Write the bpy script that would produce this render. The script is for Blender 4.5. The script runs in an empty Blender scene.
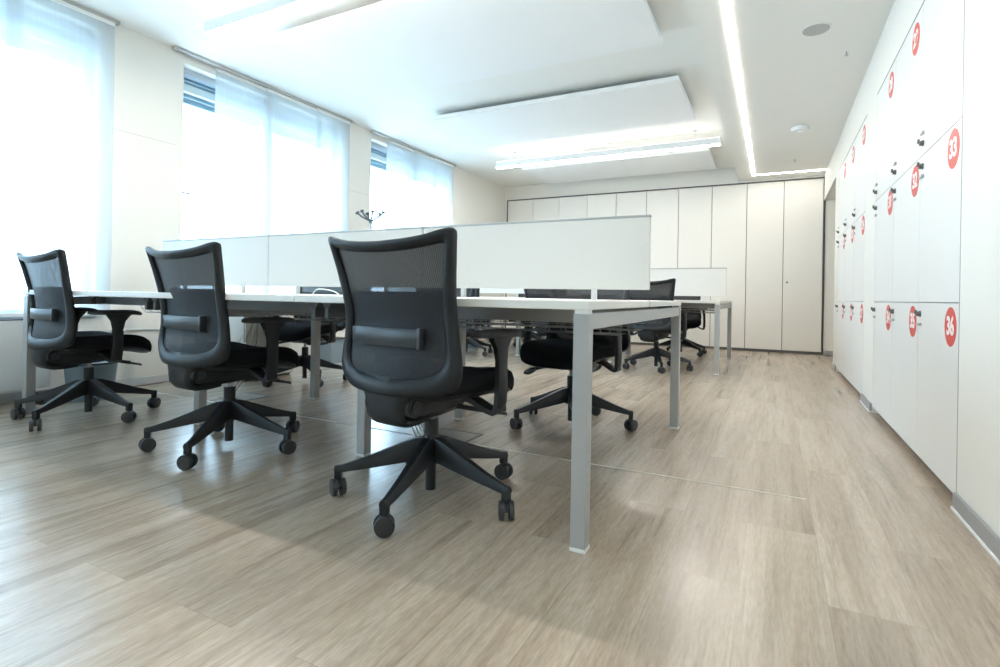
import bpy, bmesh, math, random
from mathutils import Vector, Matrix
random.seed(7)
S = bpy.context.scene
COL = S.collection
PI = math.pi

# ------------------------------------------------------------------ materials
def mat(name, color, rough=.5, metal=0., spec=.5, coat=0.):
    m = bpy.data.materials.new(name); m.use_nodes = True
    b = m.node_tree.nodes['Principled BSDF']
    b.inputs['Base Color'].default_value = (*color, 1)
    b.inputs['Roughness'].default_value = rough
    b.inputs['Metallic'].default_value = metal
    b.inputs['Specular IOR Level'].default_value = spec
    b.inputs['Coat Weight'].default_value = coat
    return m

def noisy(name, color, rough=.5, metal=0., scale=40., amt=.06, bump=.0, spec=.5, bscale=None, sx=(1, 1, 1)):
    """a plain surface with faint procedural variation"""
    m = mat(name, color, rough, metal, spec)
    nt = m.node_tree; N = nt.nodes; L = nt.links; b = N['Principled BSDF']
    tc = N.new('ShaderNodeTexCoord'); mp = N.new('ShaderNodeMapping'); mp.inputs['Scale'].default_value = sx
    n = N.new('ShaderNodeTexNoise'); n.inputs['Scale'].default_value = scale; n.inputs['Detail'].default_value = 4
    L.new(tc.outputs['Object'], mp.inputs[0]); L.new(mp.outputs[0], n.inputs['Vector'])
    mx = N.new('ShaderNodeMix'); mx.data_type = 'RGBA'
    mx.inputs[6].default_value = (*[c*(1-amt) for c in color], 1)
    mx.inputs[7].default_value = (*[min(1, c*(1+amt)) for c in color], 1)
    L.new(n.outputs['Fac'], mx.inputs[0]); L.new(mx.outputs[2], b.inputs['Base Color'])
    if bump:
        bp = N.new('ShaderNodeBump'); bp.inputs['Strength'].default_value = bump; bp.inputs['Distance'].default_value = .002
        n2 = N.new('ShaderNodeTexNoise'); n2.inputs['Scale'].default_value = bscale or scale*4
        L.new(tc.outputs['Object'], n2.inputs['Vector'])
        L.new(n2.outputs['Fac'], bp.inputs['Height']); L.new(bp.outputs[0], b.inputs['Normal'])
    return m

def emit(name, color, strength):
    m = bpy.data.materials.new(name); m.use_nodes = True
    nt = m.node_tree; nt.nodes.clear()
    e = nt.nodes.new('ShaderNodeEmission'); e.inputs[0].default_value = (*color, 1); e.inputs[1].default_value = strength
    o = nt.nodes.new('ShaderNodeOutputMaterial'); nt.links.new(e.outputs[0], o.inputs[0])
    return m

M = {}
M['wall'] = noisy('wall_paint', (.76, .745, .70), .6, scale=3, amt=.012, bump=.05, bscale=220)
M['ceiling'] = noisy('ceiling_paint', (.83, .82, .78), .7, scale=3, amt=.01)
M['raft'] = noisy('raft_felt', (.85, .85, .84), .8, scale=60, amt=.015)
M['locker'] = noisy('locker_laminate', (.735, .74, .725), .34, scale=4, amt=.01)
M['locker_body'] = mat('locker_carcass', (.62, .63, .63), .5)
M['cupboard'] = noisy('cupboard_laminate', (.82, .80, .755), .4, scale=4, amt=.01)
M['gap'] = mat('shadow_gap_strip', (.10, .10, .095), .6)
M['top'] = noisy('desktop_laminate', (.80, .795, .76), .3, scale=8, amt=.012)
M['screen'] = noisy('screen_fabric', (.79, .76, .725), .85, scale=300, amt=.03, bump=.1, bscale=900)
M['alu'] = noisy('powder_coated_aluminium', (.42, .43, .43), .40, metal=.3, scale=90, amt=.03)
M['alu_light'] = noisy('pale_joint_cap', (.80, .80, .78), .35, scale=60, amt=.02)
M['knob'] = mat('gunmetal_knob', (.16, .16, .155), .35, metal=.6)
M['chrome'] = mat('chrome_wire', (.30, .31, .32), .35, metal=1)
M['steel'] = mat('brushed_steel', (.55, .56, .56), .3, metal=1)
M['dgrey'] = mat('dark_grey_bracket', (.10, .105, .11), .45)
M['plastic'] = noisy('black_plastic', (.010, .011, .013), .42, scale=200, amt=.15, bump=.08, bscale=900, spec=.45)
M['frame_plastic'] = noisy('graphite_back_shell', (.010, .0115, .014), .46, scale=200, amt=.12, bump=.05, bscale=700, spec=.4)
M['pad'] = mat('soft_black_arm_pad', (.018, .018, .021), .55)
M['fabric'] = noisy('black_seat_fabric', (.008, .008, .010), .95, scale=500, amt=.3, bump=.3, bscale=1200, spec=.2)
M['lumbar'] = mat('grey_lumbar_bar', (.03, .034, .040), .35)
M['tyre'] = mat('grey_caster_tread', (.035, .035, .037), .5)
M['white_plastic'] = mat('white_plastic', (.80, .80, .79), .4)
M['base_grey'] = mat('grey_baseboard', (.36, .38, .40), .35, metal=.5)
M['base_pale'] = mat('pale_baseboard', (.58, .60, .61), .4)
M['white_strip'] = mat('white_sealant', (.85, .85, .84), .5)
M['red'] = noisy('red_disc_vinyl', (.62, .055, .04), .4, scale=30, amt=.03)
M['white_vinyl'] = mat('white_number_vinyl', (.88, .86, .85), .45)
M['wframe'] = mat('window_frame_grey', (.42, .48, .53), .4)
M['shutter'] = noisy('blue_grey_shutter_slats', (.20, .31, .38), .4, scale=2, amt=.1, sx=(1, 1, 30))
M['rail'] = mat('curtain_rail_grey', (.50, .50, .48), .4, metal=.5)
M['cable_grey'] = mat('grey_cable', (.28, .27, .25), .5)
M['cable_white'] = mat('white_cable', (.78, .75, .68), .5)
M['speaker'] = noisy('speaker_grille', (.42, .42, .41), .6, scale=900, amt=.25)
M['radiator'] = mat('grey_radiator_enamel', (.60, .64, .66), .4)
M['bin'] = mat('bin_blue_grey', (.22, .29, .34), .35)
M['darkbox'] = mat('black_floor_unit', (.02, .023, .027), .4)
M['pale_line'] = mat('pale_floor_strip', (.62, .58, .50), .4)
M['boxlid'] = noisy('floor_box_lid', (.27, .24, .21), .45, scale=25, amt=.12)
M['lamp_body'] = mat('white_lamp_housing', (.88, .88, .87), .4)
M['coat_grey'] = mat('grey_coat_hook', (.10, .12, .13), .4)
LED_W = (1.0, .955, .885)
M['led'] = emit('led_diffuser', LED_W, 84.)
M['led_up'] = emit('led_added_uplight', LED_W, 4.)  # weak upward glow, added so the ceiling gets brighter
M['led_strip'] = emit('led_strip_glow', (1.0, .945, .84), 20.)

def floor_mat():
    m = bpy.data.materials.new('grey_oak_planks'); m.use_nodes = True
    nt = m.node_tree; N = nt.nodes; L = nt.links; b = N['Principled BSDF']
    tc = N.new('ShaderNodeTexCoord')
    mp = N.new('ShaderNodeMapping'); mp.inputs['Rotation'].default_value = (0, 0, PI/2); mp.inputs['Location'].default_value = (.35, .07, 0)
    L.new(tc.outputs['Object'], mp.inputs[0])
    br = N.new('ShaderNodeTexBrick'); br.offset = .37; br.offset_frequency = 2; br.squash = 1
    br.inputs['Scale'].default_value = 1; br.inputs['Brick Width'].default_value = 1.2; br.inputs['Row Height'].default_value = .2
    br.inputs['Mortar Size'].default_value = .0007; br.inputs['Mortar Smooth'].default_value = .3; br.inputs['Bias'].default_value = 0
    br.inputs['Color1'].default_value = (0, 0, 0, 1); br.inputs['Color2'].default_value = (1, 1, 1, 1); br.inputs['Mortar'].default_value = (.5, .5, .5, 1)
    L.new(mp.outputs[0], br.inputs['Vector'])
    sep = N.new('ShaderNodeSeparateColor'); L.new(br.outputs['Color'], sep.inputs[0])
    # grain: 4D noise stretched along the plank, offset per plank
    mul = N.new('ShaderNodeMath'); mul.operation = 'MULTIPLY'; mul.inputs[1].default_value = 37.; L.new(sep.outputs[0], mul.inputs[0])
    def grain(sx, sy, detail, dist=.0):
        g = N.new('ShaderNodeMapping'); g.inputs['Scale'].default_value = (sx, sy, 1); L.new(tc.outputs['Object'], g.inputs[0])
        n = N.new('ShaderNodeTexNoise'); n.noise_dimensions = '4D'; n.inputs['Scale'].default_value = 1; n.inputs['Detail'].default_value = detail
        n.inputs['Distortion'].default_value = dist; n.inputs['Roughness'].default_value = .6
        L.new(g.outputs[0], n.inputs['Vector']); L.new(mul.outputs[0], n.inputs['W']); return n
    wide = grain(11, .8, 3, .5); mid = grain(36, 2.2, 5, 1.0); fine = grain(170, 22, 3)
    def ramp(src, stops):
        r = N.new('ShaderNodeValToRGB'); e = r.color_ramp.elements
        e[0].position, e[0].color = stops[0][0], (*stops[0][1], 1); e[1].position, e[1].color = stops[-1][0], (*stops[-1][1], 1)
        for p, c in stops[1:-1]:
            x = e.new(p); x.color = (*c, 1)
        L.new(src, r.inputs[0]); return r
    base = ramp(wide.outputs['Fac'], [(.28, (.320, .250, .188)), (.5, (.440, .358, .280)), (.78, (.500, .422, .340))])
    midr = ramp(mid.outputs['Fac'], [(.28, (.66, .64, .62)), (.5, (1, 1, 1)), (.76, (1.12, 1.11, 1.10))])
    finr = ramp(fine.outputs['Fac'], [(.3, (.82, .81, .80)), (.62, (1.06, 1.06, 1.06))])
    plk = ramp(sep.outputs[0], [(0, (.89, .885, .88)), (.5, (.98, .98, .98)), (1, (1.07, 1.07, 1.07))])
    def mult(a, c, f=1.):
        x = N.new('ShaderNodeMix'); x.data_type = 'RGBA'; x.blend_type = 'MULTIPLY'; x.inputs[0].default_value = f
        L.new(a, x.inputs[6]); L.new(c, x.inputs[7]); return x.outputs[2]
    c = mult(mult(mult(base.outputs[0], midr.outputs[0], .85), finr.outputs[0]), plk.outputs[0])
    dk = N.new('ShaderNodeMix'); dk.data_type = 'RGBA'; dk.inputs[7].default_value = (.12, .095, .075, 1)
    f2 = N.new('ShaderNodeMath'); f2.operation = 'MULTIPLY'; f2.inputs[1].default_value = .4; L.new(br.outputs['Fac'], f2.inputs[0])
    L.new(f2.outputs[0], dk.inputs[0]); L.new(c, dk.inputs[6]); L.new(dk.outputs[2], b.inputs['Base Color'])
    rr = N.new('ShaderNodeMapRange'); rr.inputs[3].default_value = .23; rr.inputs[4].default_value = .27; L.new(mid.outputs['Fac'], rr.inputs[0]); L.new(rr.outputs[0], b.inputs['Roughness'])
    b.inputs['Specular IOR Level'].default_value = .85
    return m
M['floor'] = floor_mat()

def glass_mat():
    m = bpy.data.materials.new('window_glass'); m.use_nodes = True
    nt = m.node_tree; N = nt.nodes; L = nt.links; N.clear()
    t = N.new('ShaderNodeBsdfTransparent'); t.inputs[0].default_value = (.93, .97, .98, 1)
    g = N.new('ShaderNodeBsdfGlossy'); g.inputs['Roughness'].default_value = .02
    lw = N.new('ShaderNodeLayerWeight'); lw.inputs[0].default_value = .5
    pw = N.new('ShaderNodeMath'); pw.operation = 'POWER'; pw.inputs[1].default_value = 4.; L.new(lw.outputs['Facing'], pw.inputs[0])
    f = N.new('ShaderNodeMapRange'); f.inputs[3].default_value = .035; f.inputs[4].default_value = 1.; L.new(pw.outputs[0], f.inputs[0])
    x = N.new('ShaderNodeMixShader'); o = N.new('ShaderNodeOutputMaterial')
    L.new(f.outputs[0], x.inputs[0]); L.new(t.outputs[0], x.inputs[1]); L.new(g.outputs[0], x.inputs[2]); L.new(x.outputs[0], o.inputs[0])
    return m
M['glass'] = glass_mat()

def curtain_mat():
    m = bpy.data.materials.new('sheer_panel_curtain'); m.use_nodes = True
    nt = m.node_tree; N = nt.nodes; L = nt.links; N.clear()
    tc = N.new('ShaderNodeTexCoord'); w = N.new('ShaderNodeTexNoise'); w.inputs['Scale'].default_value = 1
    mp = N.new('ShaderNodeMapping'); mp.inputs['Scale'].default_value = (1, 60, 1.2); L.new(tc.outputs['Object'], mp.inputs[0]); L.new(mp.outputs[0], w.inputs['Vector'])
    mr = N.new('ShaderNodeMapRange'); mr.inputs[3].default_value = .20; mr.inputs[4].default_value = .30; L.new(w.outputs['Fac'], mr.inputs[0])
    d = N.new('ShaderNodeBsdfDiffuse'); d.inputs[0].default_value = (.68, .72, .73, 1)
    t = N.new('ShaderNodeBsdfTranslucent'); t.inputs[0].default_value = (.44, .49, .51, 1)
    p = N.new('ShaderNodeBsdfTransparent')
    a = N.new('ShaderNodeMixShader'); a.inputs[0].default_value = .5
    b = N.new('ShaderNodeMixShader'); o = N.new('ShaderNodeOutputMaterial')
    L.new(d.outputs[0], a.inputs[1]); L.new(t.outputs[0], a.inputs[2])
    L.new(mr.outputs[0], b.inputs[0]); L.new(a.outputs[0], b.inputs[1]); L.new(p.outputs[0], b.inputs[2]); L.new(b.outputs[0], o.inputs[0])
    return m
M['curtain'] = curtain_mat()

def mesh_mat(name, lo, hi, color, pitch=.0062):
    """open knitted back fabric: dark threads with real holes between them"""
    m = bpy.data.materials.new(name); m.use_nodes = True
    nt = m.node_tree; N = nt.nodes; L = nt.links; b = N['Principled BSDF']; o = N['Material Output']
    b.inputs['Base Color'].default_value = (*color, 1); b.inputs['Roughness'].default_value = .6
    tc = N.new('ShaderNodeTexCoord'); sp = N.new('ShaderNodeSeparateXYZ'); L.new(tc.outputs['Object'], sp.inputs[0])
    def mth(op, a, c=None):
        n = N.new('ShaderNodeMath'); n.operation = op
        for i, v in enumerate((a, c)):
            if v is None: continue
            if isinstance(v, (int, float)): n.inputs[i].default_value = v
            else: L.new(v, n.inputs[i])
        return n.outputs[0]
    k = 2*PI/pitch
    u = mth('MULTIPLY', mth('ADD', sp.outputs[0], mth('MULTIPLY', sp.outputs[2], .5)), k)
    v = mth('MULTIPLY', mth('SUBTRACT', sp.outputs[2], mth('MULTIPLY', sp.outputs[0], .25)), k)
    s = mth('MULTIPLY', mth('SINE', u), mth('SINE', v))
    mr = N.new('ShaderNodeMapRange'); mr.inputs[1].default_value = -.1; mr.inputs[2].default_value = .7
    mr.inputs[3].default_value = lo; mr.inputs[4].default_value = hi; L.new(s, mr.inputs[0])
    t = N.new('ShaderNodeBsdfTransparent'); x = N.new('ShaderNodeMixShader')
    L.new(mr.outputs[0], x.inputs[0]); L.new(b.outputs[0], x.inputs[1]); L.new(t.outputs[0], x.inputs[2]); L.new(x.outputs[0], o.inputs[0])
    return m
M['mesh'] = mesh_mat('black_knit_mesh', .0, .17, (.007, .008, .011), .0085)
M['mesh2'] = mesh_mat('dense_lumbar_knit', .0, .05, (.008, .009, .013))

# ------------------------------------------------------------------ mesh builder
class MB:
    def __init__(s): s.bm = bmesh.new()
    def box(s, a, b, bev=0, seg=2, rot=None, mi=0):
        a, b = Vector(a), Vector(b); c = (a+b)/2; d = b-a
        g = bmesh.ops.create_cube(s.bm, size=1)['verts']
        bmesh.ops.scale(s.bm, vec=[abs(x) for x in d], verts=g)
        if bev:
            es = {e for v in g for e in v.link_edges}
            r = bmesh.ops.bevel(s.bm, geom=list(es), offset=min(bev, min(abs(x) for x in d)*.45), segments=seg, affect='EDGES', profile=.5)
            g = list({v for f in r['faces'] for v in f.verts} | {v for v in g if v.is_valid})
        if rot is not None: bmesh.ops.rotate(s.bm, cent=(0, 0, 0), matrix=rot, verts=g)
        bmesh.ops.translate(s.bm, vec=c, verts=g)
        if mi:
            for f in {f for v in g for f in v.link_faces}: f.material_index = mi
        return g
    def cyl(s, p0, p1, r0, r1=None, n=20, cap=True):
        return s.tube([p0, p1], [r0, r0 if r1 is None else r1], n, cap)
    def tube(s, pts, rad, n=10, cap=True):
        pts = [Vector(p) for p in pts]
        if not isinstance(rad, (list, tuple)): rad = [rad]*len(pts)
        rings = []; up = None
        for i, p in enumerate(pts):
            d = (pts[min(i+1, len(pts)-1)]-pts[max(i-1, 0)]).normalized()
            if up is None: up = Vector((0, 0, 1)) if abs(d.z) < .9 else Vector((1, 0, 0))
            x = d.cross(up)
            if x.length < 1e-5: x = d.cross(Vector((0, 1, 0)))
            x.normalize(); y = x.cross(d).normalized(); up = y
            rings.append([p+(x*math.cos(2*PI*k/n)+y*math.sin(2*PI*k/n))*rad[i] for k in range(n)])
        return s.loft(rings, cap)
    def loft(s, rings, cap=True, closed_u=False):
        vs = [[s.bm.verts.new(p) for p in r] for r in rings]; n = len(vs[0])
        R = len(vs); rg = range(R if closed_u else R-1)
        for i in rg:
            a, b = vs[i], vs[(i+1) % R]
            for k in range(n):
                try: s.bm.faces.new((a[k], a[(k+1) % n], b[(k+1) % n], b[k]))
                except ValueError: pass
        if cap and not closed_u:
            for r in (vs[0], vs[-1]):
                try: s.bm.faces.new(r)
                except ValueError: pass
        return [v for r in vs for v in r]
    def disc(s, c, r, axis, th, n=32):
        c = Vector(c); a = Vector(axis).normalized()*th/2
        return s.cyl(c-a, c+a, r, n=n)
    def prism(s, poly, axis, a, b):
        """poly in the two other axes, extruded along axis from a to b"""
        def P(p, t):
            if axis == 'x': return (t, p[0], p[1])
            if axis == 'y': return (p[0], t, p[1])
            return (p[0], p[1], t)
        return s.loft([[P(p, a) for p in poly], [P(p, b) for p in poly]])
    def grid(s, f, nu, nv):
        vs = [[s.bm.verts.new(f(i/nu, j/nv)) for j in range(nv+1)] for i in range(nu+1)]
        for i in range(nu):
            for j in range(nv): s.bm.faces.new((vs[i][j], vs[i+1][j], vs[i+1][j+1], vs[i][j+1]))
    def build(s, name, m, parent=None, smooth=None, loc=None):
        bmesh.ops.recalc_face_normals(s.bm, faces=s.bm.faces)
        if smooth:
            for f in s.bm.faces: f.smooth = True
            for e in s.bm.edges:
                if len(e.link_faces) == 2 and e.calc_face_angle(0) > math.radians(smooth): e.smooth = False
        me = bpy.data.meshes.new(name)
        if loc is not None: bmesh.ops.translate(s.bm, vec=-Vector(loc), verts=s.bm.verts)
        s.bm.to_mesh(me); s.bm.free()
        for x in (m if isinstance(m, (list, tuple)) else [m]): me.materials.append(x)
        o = bpy.data.objects.new(name, me); COL.objects.link(o)
        if loc is not None: o.location = loc
        if parent: o.parent = parent
        return o

def tag(o, label=None, cat=None, group=None, kind=None):
    for k, v in (('label', label), ('category', cat), ('group', group), ('kind', kind)):
        if v: o[k] = v
    return o
def thing(name, label, cat, loc=(0, 0, 0), rz=0, group=None):
    o = bpy.data.objects.new(name, None); o.empty_display_size = .1; COL.objects.link(o)
    o.location = loc; o.rotation_euler = (0, 0, rz)
    return tag(o, label, cat, group)
def struct(name, mb, m, smooth=None):
    return tag(mb.build(name, m, None, smooth), kind='structure')
def copy_tree(o, parent=None):
    c = o.copy(); COL.objects.link(c)
    if parent: c.parent = parent
    for ch in list(o.children): copy_tree(ch, c)
    return c

def catmull(pts, sub):
    out = []; n = len(pts)
    for i in range(n-1):
        p0, p1, p2, p3 = pts[max(i-1, 0)], pts[i], pts[i+1], pts[min(i+2, n-1)]
        for k in range(sub):
            t = k/sub
            out.append(tuple(.5*((2*b)+(-a+c)*t+(2*a-5*b+4*c-d)*t*t+(-a+3*b-3*c+d)*t**3) for a, b, c, d in zip(p0, p1, p2, p3)))
    out.append(tuple(pts[-1])); return out
def interp(z, T):
    if z <= T[0][0]: return T[0][1]
    for (a, b), (c, d) in zip(T, T[1:]):
        if z <= c: return b+(d-b)*(z-a)/(c-a)
    return T[-1][1]

# ------------------------------------------------------------------ measured geometry of the room (metres)
XL, XR = -4.43, .605           # window wall, locker wall
Y0, YB = -3.0, 8.755           # behind the camera, cupboard fronts
ZC, ZS = 2.75, 2.53            # main ceiling, lower ceiling along the lockers
XS = -.50                      # edge of the lower ceiling
XE = -.481                     # right end of both desk benches

# ------------------------------------------------------------------ setting
mb = MB(); mb.box((XL-.4, Y0-.1, -.1), (2.0, 9.5, 0)); struct('floor', mb, M['floor'])
mb = MB(); mb.box((XL-.3, Y0-.1, ZC), (XS, 9.4, ZC+.1)); mb.box((XS, Y0-.1, ZS), (1.9, 9.4, ZC+.1)); struct('ceiling', mb, M['ceiling'])
mb = MB(); mb.box((XL-.3, Y0-.1, 0), (1.9, Y0, ZC)); struct('wall_front', mb, M['wall'])
mb = MB(); mb.box((-4.43, 8.76, 2.502), (1.9, 9.4, ZC)); mb.box((.62, 8.76, 0), (1.9, 9.4, 2.502)); mb.box((XL-.3, 8.76, 0), (-4.375, 9.4, 2.502)); mb.box((XL, 9.3, 0), (.62, 9.4, 2.502))
struct('wall_back', mb, M['wall'])

# window wall with four openings; the first, unseen, is added for bluish fill
WIN = [(-2.3, -.9), (.28, 2.13), (2.76, 4.60), (5.10, 6.88)]
WZ0, WZ1 = .55, 2.66
mb = MB(); y = Y0
for a, b in WIN:
    mb.box((XL-.3, y, 0), (XL, a, ZC)); mb.box((XL-.3, a, 0), (XL, b, WZ0)); mb.box((XL-.3, a, WZ1), (XL, b, ZC)); y = b
mb.box((XL-.3, y, 0), (XL, 9.4, ZC))
struct('wall_left', mb, M['wall'])
mb = MB()                       # joint between the wall lining panels on the pier beside the first window
mb.box((XL-.001, 2.215, 1.955), (XL+.0012, 2.70, 1.960)); mb.box((XL-.001, 4.72, 1.955), (XL+.0012, 5.07, 1.960))
struct('trim_1', mb, mat('panel_joint', (.55, .54, .50), .7))
mb = MB(); mb.box((XL, -2.9, .435), (XL+.012, 8.7, .445)); struct('trim_2', mb, mat('wall_duct_joint', (.62, .63, .62), .6))

for i, (a, b) in enumerate(WIN):
    w = MB(); t = .055
    x0, x1 = XL-.16, XL-.09
    ys = [a, (a+b)/2, b]
    w.box((x0, a, WZ0), (x1, b, WZ0+t)); w.box((x0, a, WZ1-t), (x1, b, WZ1))
    w.box((x0, a, WZ0), (x1, a+t, WZ1)); w.box((x0, b-t, WZ0), (x1, b, WZ1)); w.box((x0, ys[1]-t, WZ0), (x1, ys[1]+t, WZ1))
    w.box((XL-.09, a, WZ0-.0), (XL+.03, b, WZ0+.02), .004)
    win = struct('window_%d' % (i+1), w, M['wframe'])
    h = MB(); h.box((XL-.09, a+.012, 1.50), (XL-.075, a+.042, 1.64), .004); h.box((XL-.09, a+.02, 1.575), (XL-.035, a+.034, 1.59), .003); h.box((XL-.05, a+.02, 1.573), (XL-.035, a+.125, 1.592), .005)
    h.build('window_handle', M['steel'], win)
    for q, (c, d) in enumerate(((ys[0], ys[1]), (ys[1], ys[2]))):
        g = MB(); g.box((XL-.128, c+.05, WZ0+.05), (XL-.122, d-.05, WZ1-.05)); g.build('pane', M['glass'], win)
    sh = MB()                   # lowered slats outside, in front of the head of the window
    z = WZ1-.012
    while z > 2.44:
        sh.box((XL-.26, a+.01, z-.034), (XL-.235, b-.01, z-.002), .003, rot=Matrix.Rotation(.25, 3, 'Y')); z -= .036
    sh.box((XL-.27, a+.005, 2.405), (XL-.22, b-.005, 2.435), .004)
    sh.build('outside_blind', M['shutter'], win)
    ho = MB(); ho.box((XL-.20, a+.05, 2.49), (XL-.17, b-.05, 2.56), .006); ho.box((XL-.205, a+.08, 2.47), (XL-.165, a+.11, 2.59), .004)
    ho.build('stay_bar', M['white_plastic'], win)

# right wall: stub, piers, bulkhead over the lockers and the opening at its far end
mb = MB()
mb.box((XR, Y0, 0), (XR+.5, 2.510, ZS)); mb.box((XR, 4.402, 0), (XR+.5, 4.853, ZS)); mb.box((XR, 6.772, 0), (XR+.5, 7.15, ZS))
mb.box((XR, 2.505, 2.172), (XR+.5, 4.41, ZS)); mb.box((XR, 4.85, 2.172), (XR+.5, 6.78, ZS)); mb.box((XR, 7.15, 2.172), (XR+.5, 8.76, ZS))
struct('wall_right', mb, M['wall'])
mb = MB(); mb.box((1.8, 7.0, 0), (1.9, 8.76, ZS)); mb.box((XR+.5, 7.05, 0), (1.8, 7.15, ZS)); mb.box((XR+.49, 2.4, 0), (XR+.51, 7.1, ZS)); struct('wall_corridor', mb, M['wall'])

def baseboard(name, segs, m='base_grey'):
    mb = MB()
    for a, b in segs: mb.box(a, b, .002)
    return struct(name, mb, M[m])
baseboard('baseboard_right', [((XR-.013, Y0, .008), (XR, 2.505, .062)), ((XR-.013, 4.41, .008), (XR, 4.85, .062)), ((XR-.013, 6.78, .008), (XR, 7.15, .062))])
baseboard('baseboard_left', [((XL, Y0, .004), (XL+.013, 8.7, .065))], 'base_pale')
baseboard('baseboard_back', [((.64, 8.747, .004), (1.8, 8.76, .065))])
mb = MB(); mb.box((XR-.017, Y0, 0), (XR, 2.507, .009)); mb.box((XR-.017, 4.408, 0), (XR, 4.852, .009)); struct('trim_3', mb, M['white_strip'])
mb = MB()                        # dark reveal round the cupboard wall
mb.box((-4.375, 8.748, 2.487), (.622, 8.76, 2.505)); mb.box((.602, 8.748, 0), (.622, 8.76, 2.487)); mb.box((-4.375, 8.748, 0), (-4.36, 8.76, 2.487)); mb.box((-4.36, 8.765, 0), (.602, 8.78, .035))
struct('trim_4', mb, M['gap'])
mb = MB(); mb.box((XR-.0005, 2.5085, .03), (XR+.02, 2.5165, 2.172)); mb.box((XR-.0005, 2.5085, 2.168), (XR+.02, 4.405, 2.173)); mb.box((XR-.0005, 4.852, 2.168), (XR+.02, 6.775, 2.173)); struct('trim_7', mb, mat('locker_edge_joint', (.30, .31, .30), .6))
mb = MB(); mb.box((XL+.0, 2.334, 0), (.12, 2.346, .0012)); struct('trim_5', mb, M['pale_line'])

# ------------------------------------------------------------------ ceiling fittings
def raft(y0, y1, label):
    t = thing('acoustic_ceiling_panel', label, 'ceiling panel', ((-3.39-.768)/2, (y0+y1)/2, 2.65), 0, 'white panels hung under the ceiling')
    w = (3.39-.768)/2; d = (y1-y0)/2
    m = MB(); m.box((-w, -d, 0), (w, d, .045), .004); m.build('panel', M['raft'], t)
    for sx in (-1, 1):
        for sy in (-1, 1):
            h = MB(); h.cyl((sx*(w-.3), sy*(d-.2), .045), (sx*(w-.3), sy*(d-.2), .1), .004, n=8); h.build('hanger', M['steel'], t)
raft(2.78, 4.08, 'large white ceiling panel nearest the camera, beside the near hanging lamp')
raft(4.82, 5.99, 'white ceiling panel hanging in the middle, between the other two panels')
raft(7.25, 8.33, 'white ceiling panel farthest away, behind the far hanging lamp')

def pendant(y, x0, x1, label):
    t = thing('linear_pendant_lamp', label, 'lamp', ((x0+x1)/2, y, 2.545), 0, 'long hanging lamps'); w = (x1-x0)/2
    m = MB(); m.box((-w, -.03, .008), (w, .03, .085), .004); m.build('housing', M['lamp_body'], t)
    m = MB(); m.box((-w+.004, -.026, 0), (w-.004, .026, .0085), .002); m.build('diffuser', M['led'], t)
    m = MB(); m.box((-w+.004, -.024, .085), (w-.004, .024, .088), .001); m.build('added_uplight', M['led_up'], t)  # unseen glowing strip on top, added to brighten the ceiling
    for sx in (-1, 1):
        m = MB(); m.cyl((sx*(w-.28), 0, .085), (sx*(w-.28), 0, ZC-2.545), .0015, n=6); m.cyl((sx*(w-.28), 0, .085), (sx*(w-.28), 0, .1), .006, n=8)
        m.cyl((sx*(w-.28), 0, ZC-2.545-.012), (sx*(w-.28), 0, ZC-2.545), .02, n=12); m.build('cable', M['steel'], t)
pendant(2.39, -3.57, -.59, 'long white hanging lamp over the front bench of desks')
pendant(6.66, -3.50, -.58, 'long white hanging lamp near the back cupboards')
m = MB(); m.box((-3.42, 6.76, ZC-.012), (-.52, 6.785, ZC), .002); struct('trim_6', m, M['ceiling'])

t = thing('recessed_light_line', 'glowing light line recessed in the lower ceiling, turning a corner at the back', 'light', (-.283, 8.38, ZS))
m = MB(); m.box((-.018, -11.0, -.006), (.018, .018, 0)); m.build('long_diffuser', M['led_strip'], t)
m = MB(); m.box((.018, -.018, -.006), (.885, .018, 0)); m.build('short_diffuser', M['led_strip'], t)

t = thing('ceiling_speaker', 'round grey speaker grille flush in the ceiling above the lockers', 'speaker', (.217, 4.03, ZS))
m = MB(); m.disc((0, 0, -.003), .088, (0, 0, 1), .006, 40); m.build('trim_ring', M['white_plastic'], t, 30)
m = MB(); m.disc((0, 0, -.0055), .078, (0, 0, 1), .008, 40); m.build('grille', M['speaker'], t, 30)
t = thing('smoke_detector', 'white smoke detector on the ceiling between speaker and cupboards', 'smoke detector', (.212, 6.22, ZS))
m = MB(); m.cyl((0, 0, 0), (0, 0, -.015), .055, .055, 28); m.cyl((0, 0, -.015), (0, 0, -.05), .088, .078, 28); m.build('body', M['white_plastic'], t, 30)
m = MB(); m.cyl((0, 0, -.05), (0, 0, -.062), .03, .024, 20); m.build('sensor', M['white_plastic'], t, 30)
for k, (x, yy, lab) in enumerate(((.205, 7.65, 'small sprinkler head on the ceiling near the back light line'), (.43, 4.48, 'small sprinkler head on the ceiling beside the locker wall'))):
    t = thing('sprinkler_head', lab, 'sprinkler', (x, yy, ZS), 0, 'small ceiling sprinklers')
    m = MB(); m.cyl((0, 0, 0), (0, 0, -.004), .022, n=16); m.build('cover_ring', M['white_plastic'], t, 30)
    m = MB(); m.cyl((0, 0, -.004), (0, 0, -.03), .005, n=8); m.cyl((0, 0, -.03), (0, 0, -.032), .014, n=12); m.build('deflector', M['steel'], t, 30)

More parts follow.
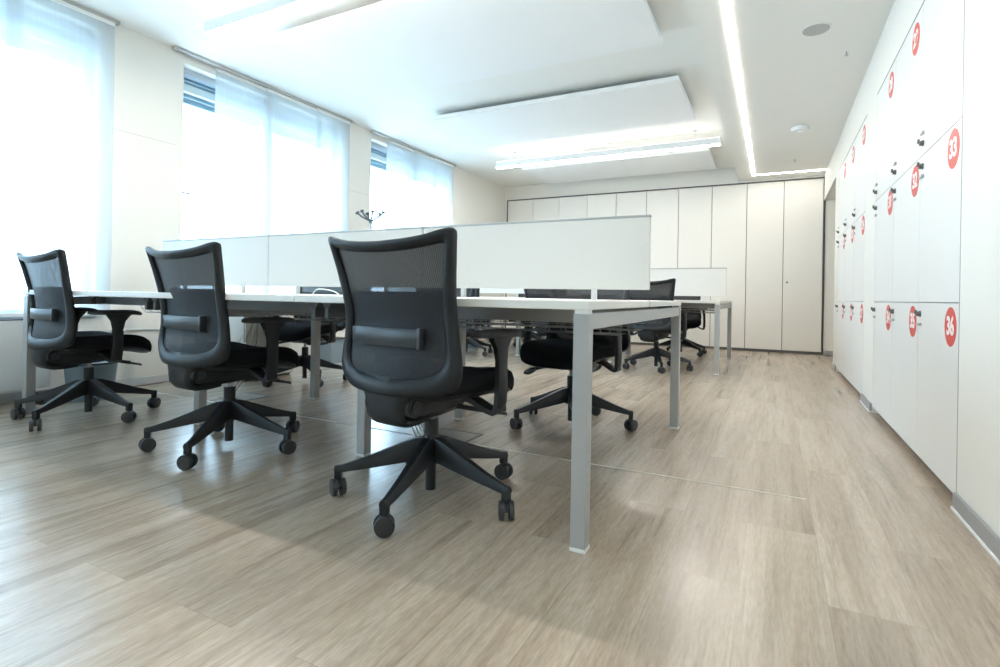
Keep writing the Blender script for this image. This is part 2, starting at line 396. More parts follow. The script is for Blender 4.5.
# ------------------------------------------------------------------ curtains and rails
def curtain_set(rail, panels, who):
    a, b = rail
    t = thing('curtain_rail', 'grey curtain rail above the '+who, 'curtain rail', (XL, a, ZC), 0, 'curtain rails')
    m = MB(); m.box((.010, 0, -.024), (.060, b-a, -.0005), .003)
    m.build('track', M['rail'], t)
    m = MB(); m.box((.008, -.004, -.026), (.062, 0, 0), .002); m.build('end_cap', M['steel'], t)
    m = MB(); m.box((.008, b-a, -.026), (.062, b-a+.004, 0), .002); m.build('end_cap', M['steel'], t)
    for i, (p, q, lab) in enumerate(panels):
        x = XL+.022+.017*(i % 3)
        c = thing('panel_curtain', lab, 'curtain', (x, p, ZC-.026), 0, 'sheer white panel curtains')
        m = MB(); H = ZC-.026-.575; W = q-p
        ny = 12
        def f(u, v): return (.0018*math.sin(u*5+i)*math.sin(v*PI), u*W, -v*H)
        m.grid(f, ny, 10); o = m.build('fabric', M['curtain'], c, 60)
        m = MB(); m.box((-.006, 0, -.028), (.006, W, 0), .002); m.build('hanger_bar', M['white_plastic'], c)
        m = MB(); m.box((-.005, 0, -H-.012), (.005, W, -H+.010), .002); m.build('weight_bar', M['white_plastic'], c)
curtain_set((.2, 2.235), [(.24, .96, 'sheer white panel curtain out of view at the near end of the left window'), (.92, 1.66, 'sheer white panel curtain at the far left edge of the photo'), (1.58, 2.205, 'sheer white panel curtain at the left, wide one next to the cream pier')], 'nearest window at the left')
curtain_set((2.655, 4.705), [(3.03, 3.60, 'sheer panel curtain of the middle window, next to the uncovered glass'), (3.55, 4.22, 'sheer panel curtain in the centre of the middle window'), (4.17, 4.67, 'narrow sheer panel curtain at the right side of the middle window')], 'middle window')
curtain_set((5.08, 6.97), [(5.37, 5.98, 'sheer panel curtain of the far window, next to the uncovered glass'), (5.93, 6.44, 'sheer panel curtain in the centre of the far window'), (6.39, 6.90, 'sheer panel curtain at the right side of the far window')], 'far window')

# ------------------------------------------------------------------ lockers
def digits(txt, size):
    cu = bpy.data.curves.new('n', 'FONT'); cu.body = txt; cu.size = size; cu.align_x = 'CENTER'; cu.align_y = 'CENTER'
    cu.extrude = .0006; cu.offset = size*.030; cu.space_character = .98
    o = bpy.data.objects.new('n', cu); COL.objects.link(o); bpy.context.view_layer.update()
    me = bpy.data.meshes.new_from_object(o.evaluated_get(bpy.context.evaluated_depsgraph_get()))
    bpy.data.objects.remove(o); me.materials.clear(); me.materials.append(M['white_vinyl'])
    # text plane (x right, y up) -> locker face (right = -y, up = z), facing -x
    me.transform(Matrix(((0, 0, -1, 0), (-1, 0, 0, 0), (0, 1, 0, 0), (0, 0, 0, 1))))
    me.name = 'number'; return me
ROWS = [(.040, .754), (.754, 1.439), (1.439, 2.167)]
def lockers(y0, w, first, label):
    t = thing('locker_cabinet', label, 'lockers', (XR, y0, 0), 0, 'numbered white lockers')
    m = MB(); m.box((.022, .002, .03), (.46, 3*w-.002, 2.168)); m.build('carcass', M['locker_body'], t)
    m = MB(); m.box((.045, .0, 0), (.45, 3*w, .03)); m.build('plinth', M['gap'], t)
    for r, (z0, z1) in enumerate(ROWS):
        for c in range(3):
            num = first+(2-r)*3+(2-c)
            ya, yb = c*w, (c+1)*w; g = .0018
            m = MB(); m.box((0, ya+g, z0+g), (.02, yb-g, z1-g), .0015, 1); d = m.build('door', M['locker'], t)
            d['label'] = 'white locker door number %d' % num
            zd = z1-.092 if r < 2 else z1-.112
            yd = ya+(.105 if r < 2 else .135)
            m = MB(); m.disc((-.0006, yd, zd), .076, (1, 0, 0), .0012, 48); q = m.build('number_disc', M['red'], d); q['label'] = 'red number disc'
            o = bpy.data.objects.new('number', digits('%d' % num, .098)); COL.objects.link(o); o.parent = d; o.location = (-.0018, yd, zd)
            yk = yb-.045
            zk = z1-.052 if r < 2 else z0+.055; zp = zk-.048 if r < 2 else zk+.048
            m = MB(); m.cyl((0, yk, zk), (-.004, yk, zk), .015, n=20); m.cyl((-.004, yk, zk), (-.016, yk, zk), .0125, .0115, 18)
            m.box((-.024, yk-.014, zk-.002), (-.015, yk+.004, zk+.018), .002); m.build('lock_knob', M['knob'], d, 30)
            m = MB(); m.box((-.012, yk-.026, zp-.007), (-.0002, yk+.026, zp+.007), .003); m.build('pull_tab', M['steel'], d, 30)
lockers(2.514, .629, 28, 'nearer white locker cabinet with red discs numbered 28 to 36')
lockers(4.857, .637, 19, 'farther white locker cabinet with red discs numbered 19 to 27, beyond the pier')

# ------------------------------------------------------------------ cupboards along the back
XB = [-4.358, -3.86, -3.363, -2.855, -2.356, -1.859, -1.361, -.869, -.382, .106, .600]
names = ['white full-height cupboard at the left corner beside the window wall', 'white full-height cupboard behind the desk screen, second from the left corner',
         'white full-height cupboard in the middle of the back wall', 'white full-height cupboard just right of the front desk screen', 'white full-height cupboard with keyhole at the right end of the back wall']
for i in range(5):
    a, b, c = XB[2*i], XB[2*i+1], XB[2*i+2]
    t = thing('tall_cupboard', names[i], 'cupboard', ((a+c)/2, YB, 0), 0, 'white cupboards on the back wall'); X = (a+c)/2
    m = MB(); m.box((a-X+.002, .024, .035), (c-X-.002, .52, 2.484)); m.build('carcass', M['gap'], t)
    for k, (p, q) in enumerate(((a, b), (b, c))):
        m = MB(); m.box((p-X+.004, 0, .038), (q-X-.004, .02, 2.484), .0015, 1); d = m.build('door', M['cupboard'], t)
        if k == 1:
            m = MB(); m.disc((p-X+.055, -.003, 1.02), .013, (0, 1, 0), .008, 20); m.box((p-X+.0525, -.014, 1.012), (p-X+.0575, -.004, 1.028), .001); m.build('keyhole', M['dgrey'], d, 30)

# ------------------------------------------------------------------ desk benches
def bench(y0, y1, x0, x1, joints, label):
    """two rows of desks back to back; legs, beams, tops, cable trays"""
    t = thing('desk_bench', label, 'desk', ((x0+x1)/2, (y0+y1)/2, 0), 0, 'double rows of white desks')
    ox, oy = (x0+x1)/2, (y0+y1)/2
    def B(name, m, smooth=None):
        o = m.build(name, B.mat, t, smooth, loc=(ox, oy, 0)); o.location = (0, 0, 0); return o
    w = .047
    edges = [x0]+joints+[x1]
    ym = (y0+y1)/2
    B.mat = M['top']
    for k in range(len(edges)-1):
        a, b = edges[k], edges[k+1]
        for (c, d) in ((y0, ym-.012), (ym+.012, y1)):
            m = MB(); m.box((a+.001, c, .714), (b-.001, d, .741), .003); B('desktop', m)
    B.mat = M['alu']
    for x in (x0, x1-w):
        for y in (y0+.001, y1-w-.001):
            B.mat = M['alu']; m = MB(); m.box((x, y, .012), (x+w, y+w, .703), .003); leg = B('end_leg', m)
            m = MB(); m.box((x+.003, y+.003, .703), (x+w-.003, y+w-.003, .714), .001); c = m.build('joint_cap', M['alu_light'], leg, None, loc=(ox, oy, 0)); c.location = (0, 0, 0)
            m = MB(); m.box((x-.001, y-.001, 0), (x+w+.001, y+w+.001, .012), .002); c = m.build('foot', M['alu_light'], leg, None, loc=(ox, oy, 0)); c.location = (0, 0, 0)
        B.mat = M['alu']; m = MB(); m.box((x+.004, y0+w, .655), (x+w-.004, y1-w, .704), .002); B('end_beam', m)
    ya, yb = y0+.405, y1-.49
    for (yy) in (ya+.012, yb+.012):
        for k in range(len(edges)-1):
            a, b = edges[k], edges[k+1]
            m = MB(); m.box((a+(.045 if k else w), yy-.012, .655), (b-(.045 if k < len(edges)-2 else w), yy+.012, .706), .002); B('long_beam', m)
    for x in joints:
        for yy in (ya, yb):
            B.mat = M['alu']; m = MB(); m.box((x-w/2, yy-.01, .012), (x+w/2, yy+w-.01, .655), .003); leg = B('inner_leg', m)
            m = MB(); m.box((x-w/2-.001, yy-.011, 0), (x+w/2+.001, yy+w-.009, .012), .002); c = m.build('foot', M['alu_light'], leg, None, loc=(ox, oy, 0)); c.location = (0, 0, 0)
            B.mat = M['dgrey']
            s = -1 if yy == ya else 1
            for sx in (-1, 1):
                xx = x+sx*.037
                m = MB(); m.box((xx-.010, min(yy, yy+s*.27), .648), (xx+.010, max(yy, yy+s*.27)+.02, .70), .002)
                m.prism([(xx-.010-.0, .69), (xx+.010, .69), (xx+.03, .714), (xx-.03, .714)], 'y', min(yy, yy+s*.27), max(yy, yy+s*.27)+.02); B('desktop_bracket', m)
        B.mat = M['alu']; m = MB(); m.box((x-.02, ya, .60), (x+.02, yb, .648), .002); B('cross_beam', m)
    B.mat = M['dgrey']
    for x in [(edges[k]+edges[k+1])/2+.22*0 for k in range(len(edges)-1)]:
        for yy in (y0+.12, y1-.12):
            m = MB(); m.box((x-.03, yy-.012, .704), (x+.03, yy+.012, .714), .001); m.box((x-.008, yy-.01, .668), (x+.008, yy+.01, .704), .001); B('support_stud', m)
    # wire cable tray under the middle of each module
    B.mat = M['chrome']
    for k in range(len(edges)-1):
        a, b = edges[k]+.08, edges[k+1]-.08
        for yc in (ym-.17, ym+.17):
            m = MB()
            for (dy, z) in ((-.09, .66), (-.09, .63), (-.06, .60), (0, .60), (.06, .60), (.09, .63), (.09, .66)): m.tube([(a, yc+dy, z), (b, yc+dy, z)], .0022, 6)
            x = a
            while x <= b+1e-6:
                m.tube([(x, yc-.09, .665), (x, yc-.09, .63), (x, yc-.06, .60), (x, yc+.06, .60), (x, yc+.09, .63), (x, yc+.09, .665)], .0018, 5); x += .075
            B('cable_tray', m, 60)
    return t
J1 = [XE-1.2*2, XE-1.2]
bench(1.506, 3.251, -3.90, XE, [-2.885, -1.685], 'front double bench of white desks on grey square legs')
bench(5.735, 7.472, -4.005, XE, [-2.885, -1.685], 'rear double bench of white desks near the cupboards')

def screen(x0, x1, ym, label):
    t = thing('desk_divider_screen', label, 'divider screen', ((x0+x1)/2, ym, .741), 0, 'white divider screens on the desks'); w = (x1-x0)/2
    z0, z1 = .048, .377
    m = MB(); m.box((-w+.0015, -.014, z0), (w-.0015, .014, z1-.010), .003); m.build('panel', M['screen'], t)
    m = MB(); m.box((-w, -.016, z1-.011), (w, .016, z1), .003); m.build('top_trim', M['alu'], t)
    for sx in (-1, 1):
        m = MB(); m.box((sx*(w-.25)-.012, -.009, -.010), (sx*(w-.25)+.012, .009, z0+.004), .002); m.build('clamp_post', M['alu_light'], t)
for ym, who, row in ((2.3785, 'front', 'front'), (6.6035, 'rear', 'rear')):
    ed = [-4.01, -2.885, -1.685, -.483]
    for k, pos in enumerate(('window-side', 'middle', 'right-hand')):
        screen(ed[k]+.002, ed[k+1]-.002, ym, '%s white divider screen standing on the %s bench of desks' % (pos, row))

# ------------------------------------------------------------------ office chair
YP = [(.44, -.177), (.50, -.177), (.55, -.174), (.60, -.173), (.65, -.176), (.70, -.183), (.75, -.192), (.80, -.202), (.85, -.212), (.90, -.224), (.96, -.239)]
def wz(z): return interp(z, [(.44, .262), (.47, .275), (.50, .281), (.55, .277), (.60, .269), (.65, .264), (.70, .261), (.75, .264), (.80, .270), (.85, .278), (.90, .287), (.96, .297)])
def ysurf(x, z):
    u = min(1, abs(x)/wz(z)); dep = interp(z, [(.40, .075), (.5, .065), (.65, .04), (.8, .04), (.96, .05)])
    return interp(z, YP)-dep*(1-u*u)
def half(pts): return pts
OUT = [(0, .926), (.10, .930), (.19, .940), (.262, .956), (.290, .957), (.296, .945), (.287, .900), (.270, .80), (.2605, .70), (.267, .61), (.280, .53), (.2805, .485), (.266, .452), (.228, .432), (.16, .420), (.08, .415), (0, .415)]
INN = [(0, .890), (.09, .893), (.17, .901), (.235, .912), (.252, .910), (.256, .900), (.248, .868), (.230, .79), (.218, .70), (.221, .62), (.230, .56), (.226, .525), (.203, .497), (.155, .482), (.10, .476), (.05, .474), (0, .473)]
def full(pts):
    r = catmull(pts, 4)
    return r+[(-x, z) for x, z in reversed(r[1:-1])]
def make_chair():
    t = thing('office_chair', 'x', 'chair', (0, 0, 0), 0, 'black mesh-back office chairs on five-star bases')
    # base --------------------------------------------------------------
    m = MB(); m.cyl((0, 0, .13), (0, 0, .225), .036, .030, 24); m.cyl((0, 0, .225), (0, 0, .238), .030, .024, 24)
    for k in range(5):
        a = math.radians(72*k); R = Matrix.Rotation(a, 3, 'Z')
        def ring(r, hw, z0, z1):
            b = .25
            return [R @ Vector(p) for p in ((r, -hw, z0), (r, hw, z0), (r, hw, z0+(z1-z0)*.55), (r, hw*.55, z1), (r, -hw*.55, z1), (r, -hw, z0+(z1-z0)*.55))]
        m.loft([ring(.015, .026, .142, .226), ring(.06, .027, .140, .218), ring(.15, .022, .122, .182), ring(.25, .017, .103, .142), ring(.330, .014, .090, .115), ring(.355, .013, .090, .111)])
        m.loft([[R @ Vector((.343+dx, dy, z)) for dx, dy in ((-.013, -.012), (.011, -.012), (.011, .012), (-.013, .012))] for z in (.100, .066)])
    base = m.build('star_base', M['plastic'], t, 35)
    for k in range(5):
        a = math.radians(72*k)
        c = MB(); c.cyl((0, 0, .055), (0, 0, .075), .010, n=12)
        pr = [(math.cos(q)*.029, .034+math.sin(q)*.031) for q in [math.radians(10+i*20) for i in range(9)]]
        c.prism(pr+[(-.018, .03), (.02, .03)], 'x', -.007, .007)
        co = c.build('caster', M['plastic'], t, 35); co.location = (.343*math.cos(a), .343*math.sin(a), 0)
        co.rotation_euler = (0, 0, a+random.uniform(-.5, .5)+(.9 if k % 2 else .2))
        for s in (-1, 1):
            w = MB(); w.cyl((s*.009, 0, .033), (s*.024, 0, .033), .033, .031, 28)
            w.cyl((s*.024, 0, .033), (s*.0255, 0, .033), .022, .020, 24); w.build('wheel', M['tyre'], co, 35)
    m = MB(); m.tube([(0, 0, .030), (0, 0, .236), (0, 0, .237), (0, 0, .292)], [.0195, .0195, .0265, .0265], 24); m.build('gas_lift', M['plastic'], t, 35)
    m = MB(); m.cyl((0, 0, .290), (0, 0, .345), .0125, n=16); o = m.build('piston', M['chrome'], t, 35); o['label'] = 'chrome piston'
    # mechanism -----------------------------------------------------------
    m = MB()
    def rr(y, hw, z0, z1):
        return [(-hw, y, z0+.018), (-hw+.02, y, z0), (hw-.02, y, z0), (hw, y, z0+.018), (hw, y, z1), (-hw, y, z1)]
    m.loft([rr(-.232, .074, .338, .425), rr(-.20, .086, .325, .43), rr(-.15, .098, .322, .43), rr(-.05, .10, .322, .43), rr(.06, .10, .33, .43), rr(.13, .09, .355, .43), rr(.165, .08, .39, .43)])
    for s in (-1, 1):
        m.cyl((s*.07, -.195, .378), (s*.104, -.195, .378), .042, .036, 24)
    m.build('tilt_mechanism', M['plastic'], t, 35)
    for s in (-1, 1):
        m = MB(); m.cyl((s*.102, -.195, .378), (s*.108, -.195, .378), .020, n=20); o = m.build('pivot_cap', M['lumbar'], t, 35)
    m = MB(); m.tube([(.09, .03, .345), (.15, .07, .335), (.20, .13, .322)], [.009, .009, .010], 10)
    m.loft([[(.20+dx*s_, yy, zz+dz) for dx, dz in ((-.028, -.006), (.022, -.006), (.022, .006), (-.028, .006))] for yy, zz, s_ in ((.08, .330, .6), (.12, .322, 1), (.165, .311, 1), (.185, .305, .7))])
    m.build('height_lever', M['plastic'], t, 35)
    # seat ------------------------------------------------------------------
    def seat_rings(zs, grow):
        rings = []
        n = 48
        for z, g, dz in zs:
            ring = []
            for k in range(n):
                a = 2*PI*k/n; ca, sa = math.cos(a), math.sin(a)
                e = .55
                x = math.copysign(abs(ca)**e, ca)*(.252*g); yy = math.copysign(abs(sa)**e, sa)*(.250*g)+.028
                x *= 1-.06*max(0, -(yy-.0)/.25)
                f = max(0, (yy-.10)/.178); zz = z+dz*(abs(x)/.25)**2*.012-.062*f*f
                ring.append((x, yy, zz))
            rings.append(ring)
        return rings
    m = MB(); m.loft(seat_rings([(.418, .94, 0), (.424, .985, 0), (.440, 1, 0), (.458, 1, .5), (.472, .975, 1), (.480, .92, 1), (.482, .80, 1), (.479, .5, 1), (.477, .15, 1)], 0))
    m.build('seat', M['fabric'], t, 50)
    m = MB(); m.loft(seat_rings([(.392, .72, 0), (.398, .84, 0), (.410, .93, 0), (.420, .96, 0)], 0)); m.build('seat_pan', M['plastic'], t, 50)
    # arms --------------------------------------------------------------------
    for s in (-1, 1):
        m = MB()
        def sec(x, yc, hy, hx, z): return [(s*(x+hx*a), yc+hy*b, z) for a, b in ((-1, -.6), (-.6, -1), (.6, -1), (1, -.6), (1, .6), (.6, 1), (-.6, 1), (-1, .6))]
        m.loft([sec(.288, .030, .062, .020, .612), sec(.288, .028, .052, .018, .598), sec(.291, .025, .034, .015, .572), sec(.296, .022, .026, .014, .53), sec(.299, .020, .026, .014, .45), sec(.297, .018, .028, .014, .385), sec(.290, .016, .026, .012, .352), sec(.278, .016, .022, .008, .342)])
        m.loft([[(s*x, yy+dy, z+dz) for dy, dz in ((-.026, -.009), (.026, -.009), (.026, .009), (-.026, .009))] for x, yy, z in ((.305, .017, .362), (.285, .014, .350), (.26, .010, .356), (.20, .0, .385), (.12, -.01, .402), (.08, -.01, .405))])
        a = m.build('armrest', M['plastic'], t, 35)
        m = MB()
        rings = []
        n = 28
        for z, g in ((.612, .90), (.616, 1), (.628, 1), (.634, .92), (.636, .7), (.6365, .2)):
            ring = []
            for k in range(n):
                q = 2*PI*k/n; ca, sa = math.cos(q), math.sin(q)
                yy = math.copysign(abs(sa)**.6, sa)*.133*g+.016; x = math.copysign(abs(ca)**.75, ca)*(.043*g)*(1-.12*(yy/.15))
                ring.append((s*(.285+.010*(1-(yy/.14)**2)-.004)+x, yy, z-.012*max(0, (yy-.06)/.09)**2))
            rings.append(ring)
        m.loft(rings); m.build('arm_pad', M['pad'], a, 50)
    # back --------------------------------------------------------------------------
    O, I = full(OUT), full(INN); n = len(O)
    m = MB(); rings = []
    for k in range(n):
        (xo, zo), (xi, zi) = O[k], I[k]
        def P(f, d):
            x, z = xo+(xi-xo)*f, zo+(zi-zo)*f
            return (x, ysurf(x, z)+d, z)
        e = interp(zo, [(.40, .004), (.55, .0), (.96, 0)])
        rings.append([P(0, -.004), P(.06, -.013), P(.25, -.019), P(.55, -.019), P(.85, -.012), P(1, -.002), P(.97, .008), P(.75, .013), P(.35, .014), P(.08, .010)])
    m.loft(rings, closed_u=True)
    # lower stem that carries the back frame under the seat
    st = [(.470, .252, -.196), (.455, .232, -.210), (.438, .188, -.221), (.423, .140, -.232), (.407, .108, -.240), (.390, .094, -.243), (.365, .088, -.245), (.342, .086, -.243), (.325, .082, -.230), (.315, .074, -.200), (.313, .068, -.15), (.318, .06, -.09)]
    rs = []
    for i, (z, hw, y) in enumerate(st):
        z2, y2 = (st[i+1][0], st[i+1][2]) if i < len(st)-1 else (z+.002, y+.05); z1, y1 = (st[i-1][0], st[i-1][2]) if i else (z+.02, y)
        d = Vector((0, y2-y1, z2-z1)).normalized(); nn = Vector((0, d.z, -d.y))
        ring = []
        for fx, ft in ((-1, 0), (-.93, .7), (-.6, 1), (0, 1.05), (.6, 1), (.93, .7), (1, 0), (.93, -.6), (.5, -.8), (-.5, -.8), (-.93, -.6)):
            off = nn*(ft*.016); bow = (.052, .048, .040, .026, .016, .010, .005, .003, .002, 0, 0, 0)[i]*(1-fx*fx)
            ring.append((fx*hw, y+off.y-bow+.014, z+off.z))
        rs.append(ring)
    m.loft(rs); m.build('backrest_frame', M['frame_plastic'], t, 55)
    m = MB(); cz = .69
    fs = [1.02, .9, .78, .64, .5, .36, .22, .1]
    rr_ = []
    for f in fs:
        rr_.append([(x*f, ysurf(x*f, cz+(z-cz)*f)+.003, cz+(z-cz)*f) for x, z in I])
    m.loft(rr_, cap=False)
    m.bm.faces.ensure_lookup_table()
    last = [v for v in list(m.bm.verts)[-n:]]
    m.bm.faces.new(last); m.build('mesh_back', M['mesh'], t, 80)
    m = MB()
    def lp(u, v):
        z = .545+.215*v; x = (u-.5)*2*(wz(z)-.046); return (x, ysurf(x, z)+.014, z)
    m.grid(lp, 14, 8); m.build('lumbar_pad', M['mesh2'], t, 80)
    m = MB(); rg = []
    for k in range(13):
        x = -.165+.30*k/12
        rg.append([(x, ysurf(x, .605)-.010+dy, .607+dz) for dy, dz in ((-.008, -.030), (-.013, -.02), (-.013, .02), (-.008, .030), (.0, .030), (.0, -.030))])
    m.loft(rg); m.box((-.190, ysurf(.18, .6)-.020, .582), (-.165, ysurf(.18, .6)+.004, .637), .003); m.box((.135, ysurf(.14, .6)-.024, .572), (.150, ysurf(.14, .6)-.0, .642), .003)
    m.build('lumbar_bar', M['lumbar'], t, 35)
    return t

CH = [  # x, y, facing (deg, 0 = away from the camera), angle of one base arm, label
    (-1.129, 1.659, -7.5, -8, 'black office chair nearest the camera, in front of the right desk'),
    (-2.343, 1.712, -5, 9, 'black office chair in the middle of the near row, between two others'),
    (-3.583, 1.699, -4.5, 7, 'black office chair farthest left, beside the window curtain'),
    (-1.050, 2.985, 171, 10, 'black office chair behind the right front desk leg, facing the camera'),
    (-2.280, 3.300, 180, 31, 'black office chair hidden behind the nearest chair, back just visible under the screen'),
    (-3.520, 3.270, 186, -25, 'black office chair under the front bench, seen between middle and nearest chairs'),
    (-1.115, 5.860, -13, -70, 'black office chair at the rear bench with its back rising beside the screen end'),
    (-2.320, 5.900, -6, 20, 'black office chair at the middle of the rear bench, near side, mostly hidden'),
    (-3.500, 5.900, 4, 55, 'black office chair at the rear bench, near side, closest to the windows'),
    (-1.130, 7.640, 192, 35, 'black office chair on the far side of the rear bench, at its right end'),
    (-2.350, 7.640, 180, 12, 'black office chair on the far side of the rear bench, in the middle'),
    (-3.420, 7.600, 176, 48, 'black office chair on the far side of the rear bench, closest to the windows')]
proto = make_chair()
for i, (x, y, rz, spin, lab) in enumerate(CH):
    o = proto if i == 0 else copy_tree(proto)
    o.location = (x, y, 0); o.rotation_euler = (0, 0, math.radians(rz)); o['label'] = lab
    sp = math.radians(spin-rz)
    for ch in o.children:
        nm = ch.name.split('.')[0]
        if nm == 'star_base': ch.rotation_euler = (0, 0, sp)
        elif nm == 'caster' and i > 0:
            a = math.atan2(ch.location.y, ch.location.x)+sp
            ch.location = (.343*math.cos(a), .343*math.sin(a), 0); ch.rotation_euler = (0, 0, a+random.uniform(-1.2, 1.2))
for ch in proto.children:
    if ch.name.split('.')[0] == 'caster':
        a = math.atan2(ch.location.y, ch.location.x)+math.radians(CH[0][3]-CH[0][2])
        ch.location = (.343*math.cos(a), .343*math.sin(a), 0); ch.rotation_euler = (0, 0, a+random.uniform(.2, .8))

# ------------------------------------------------------------------ small things round the desks
def cable(name, pts, r, m, label, cat='cable', group=None):
    b = MB(); b.tube(catmull(pts, 8), r, 7); o = b.build(name, m, None, 60, loc=pts[-1]); return tag(o, label, cat, group)
# cable bundle under the front bench, window side
for k in range(6):
    f = k-2.5
    cable('cable', [(-3.14+.010*f, 2.50, .60), (-3.165+.03*f, 2.50, .50), (-3.20+.05*f, 2.50+.01*f, .36), (-3.35+.02*f, 2.49, .10), (-3.40+.012*f, 2.48, .012)], .003, M['cable_grey' if k % 2 else 'cable_white'],
          'thin cable of the bundle hanging under the window-side front desk', group='cables hanging under the window-side front desk')
for k in range(4):
    f = k-1.5
    cable('cable', [(-1.62+.02*f, 2.18, .60), (-1.63+.02*f, 2.20, .35), (-1.645+.02*f, 2.24, .15), (-1.60+.03*f, 2.28, .012)], .0035, M['cable_white'],
          'pale cable running from the right front desk down to the floor outlet', group='pale cables behind the nearest chair')
def floor_box(x, y, w, d, rz, label):
    t = thing('floor_outlet_box', label, 'floor outlet', (x, y, 0), rz, 'floor outlet boxes under the front bench')
    m = MB(); m.box((-w, -d, 0), (w, -d+.010, .003)); m.box((-w, d-.010, 0), (w, d, .003)); m.box((-w, -d, 0), (-w+.010, d, .003)); m.box((w-.010, -d, 0), (w, d, .003)); m.build('frame', M['dgrey'], t)
    m = MB(); m.box((-w+.011, -d+.011, 0), (w-.011, d-.011, .002)); m.build('lid', M['boxlid'], t)
    m = MB(); m.box((-.03, -d+.012, .002), (.03, -d+.035, .004)); m.build('latch', M['darkbox'], t)
floor_box(-1.52, 2.43, .13, .11, 0, 'square floor outlet box behind the nearest chair')
floor_box(-3.36, 2.57, .13, .11, 0, 'square floor outlet box near the middle chair')
# white cable lying across the gap of the far desk
cable('cable', [(-2.95, 2.80, .742), (-2.90, 2.79, .775), (-2.82, 2.78, .778), (-2.72, 2.77, .765), (-2.66, 2.76, .744)], .004, M['cable_white'], 'white cable looping over the far desktop under the screen')
# pedestal under the middle window
t = thing('white_pedestal', 'white storage pedestal standing by the window wall behind the middle chair', 'pedestal', (-4.13, 3.25, 0))
m = MB(); m.box((-.22, -.26, .02), (.20, .26, .56), .003); m.build('body', M['locker'], t)
m = MB(); m.box((.20, -.25, .03), (.216, .25, .20), .002); m.box((.20, -.25, .205), (.216, .25, .375), .002); m.box((.20, -.25, .38), (.216, .25, .55), .002); m.build('drawer_fronts', M['cupboard'], t)
m = MB(); m.box((-.2, -.24, 0), (.18, .24, .02)); m.build('plinth', M['gap'], t)
# radiator left of the first desk
t = thing('radiator', 'grey flat radiator on the wall under the left window, behind the farthest left chair', 'radiator', (XL+.115, 1.0, 0))
m = MB(); m.box((-.01, -.7, .10), (.05, .80, .545), .006); m.build('panel', M['radiator'], t)
m = MB(); m.box((-.012, -.70, .545), (.052, .80, .552), .001); m.build('top_grille', M['gap'], t)
for yy in (-.5, .6):
    m = MB(); m.box((-.11, yy-.02, .2), (-.01, yy+.02, .45)); m.build('wall_bracket', M['radiator'], t)
t = thing('floor_power_unit', 'low black unit on the floor behind the farthest left chair', 'box', (-4.24, 1.78, 0))
m = MB(); m.box((-.06, -.07, 0), (.06, .07, .075), .004); m.build('case', M['darkbox'], t)
m = MB(); m.box((.06, -.05, .015), (.064, .05, .06), .001); m.build('socket_panel', M['dgrey'], t)
def bin_(x, y, r, h, label):
    t = thing('waste_bin', label, 'bin', (x, y, 0), 0, 'round blue-grey waste bins')
    m = MB(); m.tube([(0, 0, 0), (0, 0, h)], [r*.86, r], 36); m.build('body', M['bin'], t, 40)
    m = MB(); rg = []
    for k in range(36):
        a = 2*PI*k/36; rg.append([((r+dr)*math.cos(a), (r+dr)*math.sin(a), h+dz) for dr, dz in ((.004, -.008), (.004, .004), (-.006, .004), (-.006, -.008))])
    m.loft(rg, closed_u=True); m.build('rim', M['darkbox'], t, 40)
bin_(-4.17, 1.99, .15, .25, 'round bin on the floor under the window-side end of the front bench')
bin_(-3.95, 6.75, .15, .32, 'round bin on the floor at the window-side end of the rear bench')
t = thing('waste_box', 'small dark square bin by the window wall, seen beyond the front bench leg', 'bin', (-4.28, 4.33, 0))
m = MB(); m.loft([[(-a, -a, z), (a, -a, z), (a, a, z), (-a, a, z)] for a, z in ((.10, 0), (.13, .26))]); m.build('body', M['bin'], t)
m = MB(); m.box((-.133, -.133, .258), (.133, .133, .268), .003); m.build('rim', M['darkbox'], t)
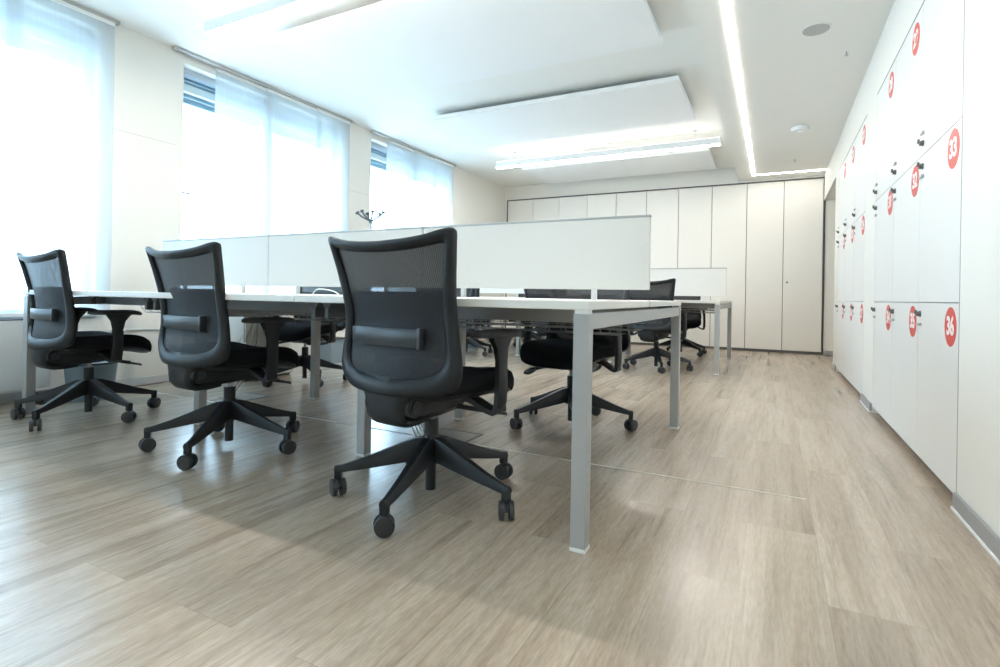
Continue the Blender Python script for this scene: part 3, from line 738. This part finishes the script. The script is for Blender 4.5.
# coat stand
t = thing('coat_stand', 'grey coat stand with curled hooks in front of the cream pier between two windows', 'coat stand', (-4.12, 4.76, 0))
m = MB(); m.cyl((0, 0, .02), (0, 0, 1.56), .016, n=16); m.build('pole', M['alu'], t, 35)
m = MB(); m.cyl((0, 0, 0), (0, 0, .022), .18, .17, 32); m.build('foot', M['alu'], t, 35)
m = MB(); m.cyl((0, 0, 1.555), (0, 0, 1.585), .019, .016, 16)
for a, s in ((10, 1.0), (75, .8), (150, .7), (200, 1.0), (265, .85), (320, .75)):
    a = math.radians(a); R = Matrix.Rotation(a, 3, 'Z')
    m.tube([R @ Vector(p) for p in catmull([(0, 0, 1.575), (.05*s, 0, 1.605), (.11*s, 0, 1.635), (.155*s, 0, 1.672)], 5)], [.010]*15+[.009], 8)
    q = m.tube([R @ Vector(p) for p in ((.150*s, 0, 1.665), (.158*s, 0, 1.676), (.166*s, 0, 1.684), (.170*s, 0, 1.690))], [.010, .024, .024, .012], 14)
m.build('hook_head', M['coat_grey'], t, 40)

# ------------------------------------------------------------------ light
W = bpy.data.worlds.new('sky'); S.world = W; W.use_nodes = True
bg = W.node_tree.nodes['Background']; bg.inputs[0].default_value = (.58, .80, 1.0, 1); bg.inputs[1].default_value = 11.0
for i, (a, b) in enumerate(WIN):   # portals: only tell the renderer where the sky comes in
    l = bpy.data.lights.new('window_portal', 'AREA'); l.shape = 'RECTANGLE'; l.size = WZ1-WZ0; l.size_y = b-a; l.cycles.is_portal = True
    o = bpy.data.objects.new('window_portal', l); COL.objects.link(o); o.location = (XL-.29, (a+b)/2, (WZ0+WZ1)/2); o.rotation_euler = (0, -PI/2, 0)

# ------------------------------------------------------------------ camera (measured)
yaw, roll, h, f, cx, cy = -.474, .017, .751, 534.4, 500., 296.08
fw = Vector((math.sin(yaw), math.cos(yaw), 0)); rt = Vector((math.cos(yaw), -math.sin(yaw), 0)); up = rt.cross(fw)
r2 = rt*math.cos(roll)+up*math.sin(roll); u2 = -rt*math.sin(roll)+up*math.cos(roll)
cd = bpy.data.cameras.new('camera'); cam = bpy.data.objects.new('camera', cd); COL.objects.link(cam)
mw = Matrix((r2, u2, -fw)).transposed().to_4x4(); mw.translation = (0, 0, h); cam.matrix_world = mw
cd.sensor_fit = 'HORIZONTAL'; cd.sensor_width = 36; cd.lens = f/1000*36; cd.shift_x = (500-cx)/1000; cd.shift_y = -(333.5-cy)/1000
cd.clip_start = .02; cd.clip_end = 100
S.camera = cam
S.view_settings.view_transform = 'Standard'; S.view_settings.look = 'None'; S.view_settings.gamma = 1; S.view_settings.exposure = .43; S.view_settings.use_curve_mapping = False
c = S.cycles
c.use_denoising = True; c.max_bounces = 12; c.diffuse_bounces = 7; c.glossy_bounces = 4; c.transmission_bounces = 6; c.transparent_max_bounces = 24
c.caustics_reflective = False; c.caustics_refractive = False; c.sample_clamp_indirect = 8; c.use_adaptive_sampling = False
